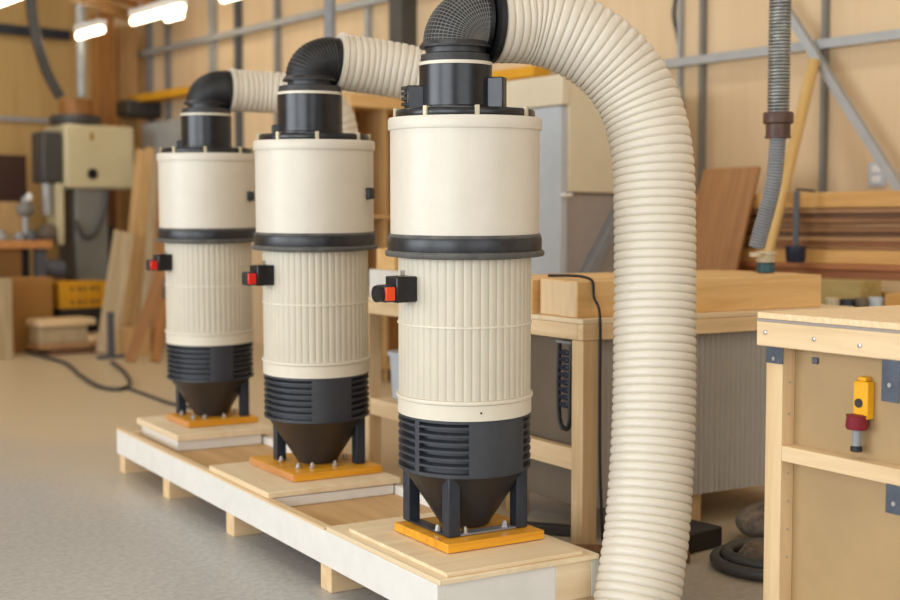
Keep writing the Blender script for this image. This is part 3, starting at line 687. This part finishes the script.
# plywood cabinet against the wall behind the middle collector
q = at(352, 200, 9.3)
pc = thing('plywood_cabinet', 'open orange plywood cabinet behind the middle and nearest collectors', 'cabinet', (q.x, q.y, 0))
cw, cd, chh = .95, .45, at(380, 97, 9.6).z
MB().box(0, .02, 0, cd, 0, chh - .1).build('side_panel', 'tan_z', pc)
MB().box(.31, .33, 0, cd, 0, chh - .1).build('side_panel', 'tan_z', pc)
MB().box(cw - .02, cw, 0, cd, 0, chh - .1).build('side_panel', 'tan_z', pc)
MB().box(0, cw, cd, cd + .012, 0, chh - .1).build('back_panel', 'tan_z', pc)
MB().box(-.02, cw + .02, -.02, cd + .02, chh - .099, chh).build('top_panel', 'beam', pc, .003)
for zz in (.1, .7, 1.25): MB().box(.021, .309, 0, cd - .001, zz, zz + .02).build('shelf', 'beam', pc); MB().box(.331, cw - .021, 0, cd - .001, zz, zz + .02).build('shelf', 'beam', pc)
# yellow beams on the wall
y0 = wall_y(480); y1 = wall_y(560)
tag(MB().box(XW - .28, XW - .11, y1, y0, 2.27, 2.35).build('yellow_beam', 'yellow_paint', bevel=.005), 'yellow beam high on the wall above the grey machine', 'beam')
tag(MB().box(XW - .28, XW - .07, wall_y(212), wall_y(150), 2.56, 2.64).build('yellow_beam', 'yellow_paint', bevel=.005), 'yellow beam high on the wall above the farthest collector', 'beam')
q = at(150, 108, 13.9); tag(MB().box(-.2, .2, -.16, .16, -.09, .09).build('wall_unit', 'hose_dark', loc=(XW - .21, q.y + .25, q.z), bevel=.02), 'dark unit on the wall beside the wooden corner post', 'wall unit')
q = at(150, 150, 13.3); o = MB().box(0, .3, -.5, .5, 0, 2.3).build('tall_locker', 'galv', loc=(XW - .37, q.y - .1, 0), bevel=.01); tag(o, 'tall dull grey locker by the wall left of the farthest collector', 'locker')
# hanging hoses at the back
a = at(330, 40, 9.2); o = ribbed([Vector((0, 0, ZC - a.z)), Vector((0, 0, 1)), Vector((0, 0, -.4))], .045, .03, .006, 6, 20).build('ceiling_hose', 'hose_grey', loc=a, smooth=80); tag(o, 'grey ribbed hose hanging from the ceiling behind the middle collector', 'hose')
pp = [at(27, -99, 12.0), at(31, 0, 12.0), at(37, 40, 12.0), at(47, 72, 12.1), at(60, 97, 12.2)]
tag(MB().tube(spline(pp, 8), .05, 14).build('extraction_hose', 'hose_dark'), 'dark hose hanging from the ceiling to the cream saw machine', 'hose')
a = at(82, 97, 12.75); tag(MB().cyl((a.x, a.y, a.z), (a.x, a.y, ZC), .05, 16).build('steel_pipe', 'galv'), 'upright grey steel pipe rising above the cream saw machine', 'pipe')

# ------------------------------------------------------------------ large saw machine at the back left
q = at(84, 280, 13.0)
bs = thing('band_saw', 'large cream band saw machine with grey column near the back wall', 'machine', (q.x, q.y, 0))
MB().box(-.28, .47, -.25, .3, 1.57, 2.22).build('upper_housing', 'mach_cream', bs, .03)
MB().box(-.16, .19, -.2, .28, .0, 1.569).build('column', 'mach_grey', bs, .02)
MB().box(-.3, .4, -.22, .4, .0, .35).build('base', 'mach_grey', bs, .02)
MB().lathe([(.1, 2.222), (.25, 2.224), (.26, 2.24), (.26, 2.3), (.24, 2.32), (.1, 2.322)], 32, Matrix.Translation((-.06, 0, 0))).build('wheel_guard', 'hose_dark', bs)
MB().lathe([(.1, 2.322), (.175, 2.324), (.17, 2.48), (.1, 2.482)], 20, Matrix.Translation((-.05, 0, 0))).build('wooden_hopper', 'orange_z', bs)
MB().cyl((0.0, -.262, 1.72), (0.0, -.25, 1.72), .055, 20).build('knob', 'black', bs)
MB().box(-.02, .02, -.256, -.25, 2.06, 2.14).build('name_plate', 'card', bs)
m = MB().box(-.5, -.29, -.2, .1, 1.62, 2.14); m.build('guide_arm', 'hose_dark', bs, .03)
MB().box(-.36, -.29, -.22, .05, 1.0, 1.62).build('blade_guard', 'mach_cream', bs, .01)
MB().cyl((-.42, -.1, 1.3), (-.42, -.1, 1.62), .05, 16).build('guide_post', 'galv', bs)
MB().tube(spline([(-.2, -.24, 1.25), (-.14, -.26, 1.12), (-.07, -.26, 1.07), (.02, -.26, 1.13), (.12, -.26, 1.35), (.16, -.25, 1.56)], 8), .022, 10).build('cable', 'hose_dark', bs)
MB().ball((-.42, -.12, 1.1), .13, .1, .12).build('hand_wheel', 'brown_grey', bs)
MB().box(.2, .3, -.1, .2, .35, 1.2).build('motor_cover', 'dark', bs, .02)
# table with metal parts
q = at(5, 240, 12.25)
tt = thing('side_table', 'orange topped table at the left picture edge', 'table', (q.x, q.y, 0))
zt = q.z + .0
MB().box(-.7, .34, -.35, .3, zt - .08, zt).build('table_top', 'amber_side', tt, .006)
MB().box(-.7, .05, -.3, .25, .45, zt - .081).build('drawer_body', 'card2', tt, .006)
MB().box(.2, .3, -.28, -.2, .0, zt - .081).build('leg', 'cement', tt)
MB().box(.2, .3, .15, .23, .0, zt - .081).build('leg', 'cement', tt)
MB().box(-.68, .0, -.28, .2, .0, .449).build('plinth', 'card', tt)
for k, (px, w, h, mm, lab) in enumerate(((-1, .2, .1, 'galv', 'flat grey metal part leftmost on the orange topped table'), (20, .14, .07, 'steel', 'small steel part in the middle of the orange topped table'), (32, .1, .1, 'cement', 'dark steel part at the right end of the orange topped table'))):
    p = at(px, 230, 12.1); o = MB().lathe([(w * .45, 0), (w * .5, .01), (w * .5, h * .5), (w * .28, h * .55), (w * .28, h), (.01, h)], 24).build('machine_part', mm, loc=(p.x, p.y, zt + .0005)); tag(o, lab, 'machine part', 'metal parts on the table')
v0 = at(24, 200, 12.3)
vi = thing('bench_grinder', 'small pale machine with upright post behind the orange topped table', 'machine', (v0.x + .04, v0.y + .08, zt + .0005))
MB().box(-.08, .08, -.06, .06, 0, .05).build('grinder_base', 'mach_grey', vi, .01)
MB().cyl((0, 0, .05), (0, 0, .42), .03, 14).build('post', 'galv', vi)
MB().ball((0, 0, .3), .09, .08, .08).build('head', 'mach_grey', vi)
MB().ball((0.02, -.06, .42), .035, .035, .045).build('bulb_cap', 'white', vi)
p = at(11, 181, 13.3); pa = MB().box(-.5, .17, 0, .02, 0, at(11, 155, 13.3).z).build('fibreboard_sheet', 'choc', loc=(p.x, p.y, .0), bevel=.002); tag(pa, 'dark chocolate panel standing behind the orange topped table', 'panel')
p = at(8, 205, 12.9); o = MB().box(-.5, .16, -.1, .1, 0, at(8, 202, 12.9).z).build('storage_shelf', 'tan_z', loc=(p.x, p.y, 0), bevel=.004); tag(o, 'light wood shelf unit below the chocolate panel', 'shelf')
# boxes and crates
p = at(20, 300, 11.8)
o = MB().box(-.1, .28, -.1, .1, 0, at(30, 277, 11.85).z).build('wooden_box', 'card', loc=(p.x + .0, p.y, 0), bevel=.006); tag(o, 'brown wooden box in front of the orange topped table', 'box')
p = at(3, 300, 11.3)
o = MB().box(-.4, .03, -.15, .15, 0, at(3, 278, 11.3).z).build('wooden_box', 'tan2_z', loc=(p.x, p.y, 0), bevel=.006); tag(o, 'yellowish box at the left picture edge', 'box')
p = at(51, 278, 12.4); m = thing('floor_motor', 'blue grey motor beside the grey column of the saw', 'motor', (p.x, p.y, 0))
zz = at(47, 270, 12.4).z
MB().tube([(-.12, 0, zz), (-.1, 0, zz), (.11, 0, zz), (.14, 0, zz)], [.06, .1, .1, .06], 24).build('motor_body', 'cement', m)
MB().box(-.1, .12, -.1, .1, 0, zz - .08).build('stand', 'card2', m, .005)
for k, (y0, y1, lab) in enumerate(((307, 294, 'lower yellow crate before the grey saw column'), (294, 281, 'upper yellow crate before the grey saw column'))):
    dd = 12.25
    p = at(80, 300, dd); z0 = at(80, y0, dd).z; z1_ = at(80, y1, dd).z
    if k == 0:
        ps = MB().box(-.28, .24, -.18, .18, 0, z0 - .001).build('dark_stand', 'dark', loc=(p.x, p.y, 0)); tag(ps, 'dark low stand carrying the yellow crates', 'stand')
    c = thing('yellow_crate', lab, 'crate', (p.x, p.y, z0), 0, 'yellow crates')
    h = z1_ - z0 - .002
    mb = MB().box(-.27, .23, -.16, -.145, 0, h).box(-.27, .23, .145, .16, 0, h).box(-.27, -.255, -.145, .145, 0, h).box(.215, .23, -.145, .145, 0, h).box(-.255, .215, -.145, .145, 0, .012).box(-.28, .24, -.17, -.161, h - .025, h)
    mb.build('crate_body', 'yellow_paint', c, .003)
    mm = MB()
    for j in range(5): mm.box(-.16 + j * .065, -.16 + j * .065 + (.045 if j % 2 else .03), -.163, -.16, h * .3, h * .62)
    mm.build('marking', 'card2', c)
# pile of timbers on the floor
p = at(38, 330, 11.6)
TPz = lambda y: at(60, y, 11.4).z
base = at(42, 343, 11.4); gx, gy = base.x, base.y
def lay(name, m, lab, x0, x1, y0, y1, z0, z1, rz=0):
    o = MB().box(x0, x1, y0, y1, 0, z1 - z0).build(name, m, loc=(gx, gy, z0), bevel=.004, rz=rz); return tag(o, lab, 'timber', 'timbers in the low pile')
lay('timber_baulk', 'brown3_y', 'dark baulk lowest in the low timber pile at left', .08, .5, .0, .3, 0, .06)
lay('timber_baulk', 'brown2_y', 'tan plank on the dark lowest baulk of the low pile', -.02, .66, -.03, .3, .061, .11)
lay('timber_baulk', 'tan2_z', 'thick grey baulk in the middle of the low timber pile', -.0, .44, .0, .3, .111, .27)
lay('timber_baulk', 'pine_x', 'pale plank on top of the low timber pile', -.03, .5, -.05, .3, .271, .33)
lay('timber_baulk', 'pine_x', 'short pale plank beside the thick grey baulk of the low pile', .445, .72, -.05, .25, .111, .17)
st = at(111, 350, 11.2); fs = thing('steel_stand', 'thin grey steel stand beside the low timber pile', 'stand', (st.x, st.y, 0))
MB().box(-.12, .12, -.03, .03, 0, .03).build('foot', 'cement', fs); MB().box(-.025, .025, -.025, .025, .03, .42).build('post', 'cement', fs)
# boards leaning by the wall
def lean(name, m, lab, px0, py0, d0, px1, py1, d1, w, th, side=(1, -.2, 0)):
    a = at(px0, py0, d0); b = at(px1, py1, d1); t = (b - a).normalized(); a = a - t * ((a.z - .012) / t.z)
    return tag(slanted(name, m, a, b, w, th, side), lab, 'board', 'boards leaning at the back')
lean('leaning_plank', 'tan2_z', 'wide short grey tan board leaning beside the saw column', 114, 300, 11.7, 124, 232, 12.0, .19, .03)
lean('leaning_plank', 'tan_z', 'tall tan board leaning beside the cream saw, leftmost of the tall ones', 127, 310, 12.2, 142, 150, 12.7, .12, .03)
lean('leaning_plank', 'tan_z', 'tall golden board leaning between two duller boards', 138, 310, 12.0, 150, 148, 12.6, .09, .03)
lean('leaning_plank', 'tan2_z', 'tall grey tan board leaning just left of the farthest collector', 146, 310, 11.9, 157, 160, 12.4, .1, .03)
lean('leaning_plank', 'brown_z', 'tall brown board leaning partly behind the farthest collector', 156, 310, 11.8, 165, 150, 12.3, .1, .03)
lean('leaning_plank', 'brown_z', 'narrow brown plank leaning diagonally left of the farthest collector', 133, 352, 10.9, 164, 262, 11.3, .09, .04)
lean('leaning_plank', 'orange_z', 'short dark plank leaning low beside the farthest collector', 157, 352, 10.9, 167, 300, 11.2, .08, .04)
p = at(128, 330, 11.4); o = MB().box(-.1, .16, -.08, .08, 0, .26).build('wood_offcut', 'tan_z', loc=(p.x + .02, p.y, 0), bevel=.005); tag(o, 'squat tan offcut on the floor behind the diagonal plank', 'block')
# cable on the floor
def onfloor(px, py, z):
    b = (300 - py) / F; r = (-math.sin(PITCH) + b * math.cos(PITCH)); k = math.cos(PITCH) + b * math.sin(PITCH)
    t = (z - EYE) / r; return G((px - 450) / F * t, k * t, z)
cb = [onfloor(x, y, .016) for x, y in ((-30, 333), (0, 340), (35, 354), (65, 363), (80, 375), (98, 386), (118, 389), (130, 384), (124, 372), (112, 362))]
tag(MB().tube(spline(cb, 8), .016, 8).build('floor_cable', 'hose_dark'), 'grey cable looping over the floor at left', 'cable')
cb = [onfloor(x, y, .012) for x, y in ((128, 388), (150, 396), (178, 405), (240, 414))]
tag(MB().tube(spline(cb, 8), .012, 8).build('floor_cable', 'hose_dark'), 'thin grey cable running behind the farthest collector', 'cable')
o = MB().box(-.6, .2, -.15, .15, 0, .04).build('floor_board', 'pine_x', loc=onfloor(14, 333, 0), bevel=.004); tag(o, 'pale board flat on the floor at the left edge', 'board')

# ------------------------------------------------------------------ light
def area(name, loc, rot, sx, sy, power, col):
    L = bpy.data.lights.new(name, 'AREA'); L.shape = 'RECTANGLE'; L.size = sx; L.size_y = sy; L.energy = power; L.color = col
    o = bpy.data.objects.new(name, L); COL.objects.link(o); o.location = loc; o.rotation_euler = rot
    return o
# daylight through the two openings of the left wall
area('daylight_and_fill', (XL - .1, -.3, 2.1), (0, -PI / 2, 0), 2.7, 5.3, 290, (.88, .94, 1.0))
area('daylight_and_fill', (XL - .1, 6.2, 2.1), (0, -PI / 2, 0), 2.7, 5.5, 360, (.88, .94, 1.0))
area('daylight_and_fill', (0, YF - .1, 2.1), (PI / 2, 0, 0), 6.2, 2.7, 120, (.94, .97, 1.0))  # added fill from behind the camera, not a known window
# rows of ceiling lamps
for x in (-2.5, 1.5, 5.0):
    for y in (-2, 2.5, 7, 11.5):
        area('ceiling_light', (x, y, ZC - .06), (0, 0, 0), .3, 2.4, 23, (1.0, .965, .91))
w = bpy.data.worlds.new('World'); S.world = w; w.use_nodes = True
bg = w.node_tree.nodes['Background']; bg.inputs[0].default_value = (.85, .92, 1, 1); bg.inputs[1].default_value = 1.0

# ------------------------------------------------------------------ camera
cd_ = bpy.data.cameras.new('Camera'); cam = bpy.data.objects.new('Camera', cd_); COL.objects.link(cam)
cd_.sensor_width = 36; cd_.lens = 36 * F / 900; cd_.clip_start = .05
cam.location = (0, 0, EYE); cam.rotation_euler = (PI / 2 - PITCH, 0, -YAW)
cd_.dof.use_dof = True; cd_.dof.focus_distance = 3.75; cd_.dof.aperture_fstop = 2.0
S.camera = cam
S.view_settings.view_transform = 'Standard'; S.view_settings.look = 'None'; S.view_settings.gamma = 1
S.view_settings.exposure = 0.0; S.view_settings.use_curve_mapping = False
S.cycles.use_denoising = True; S.cycles.max_bounces = 8; S.cycles.diffuse_bounces = 5
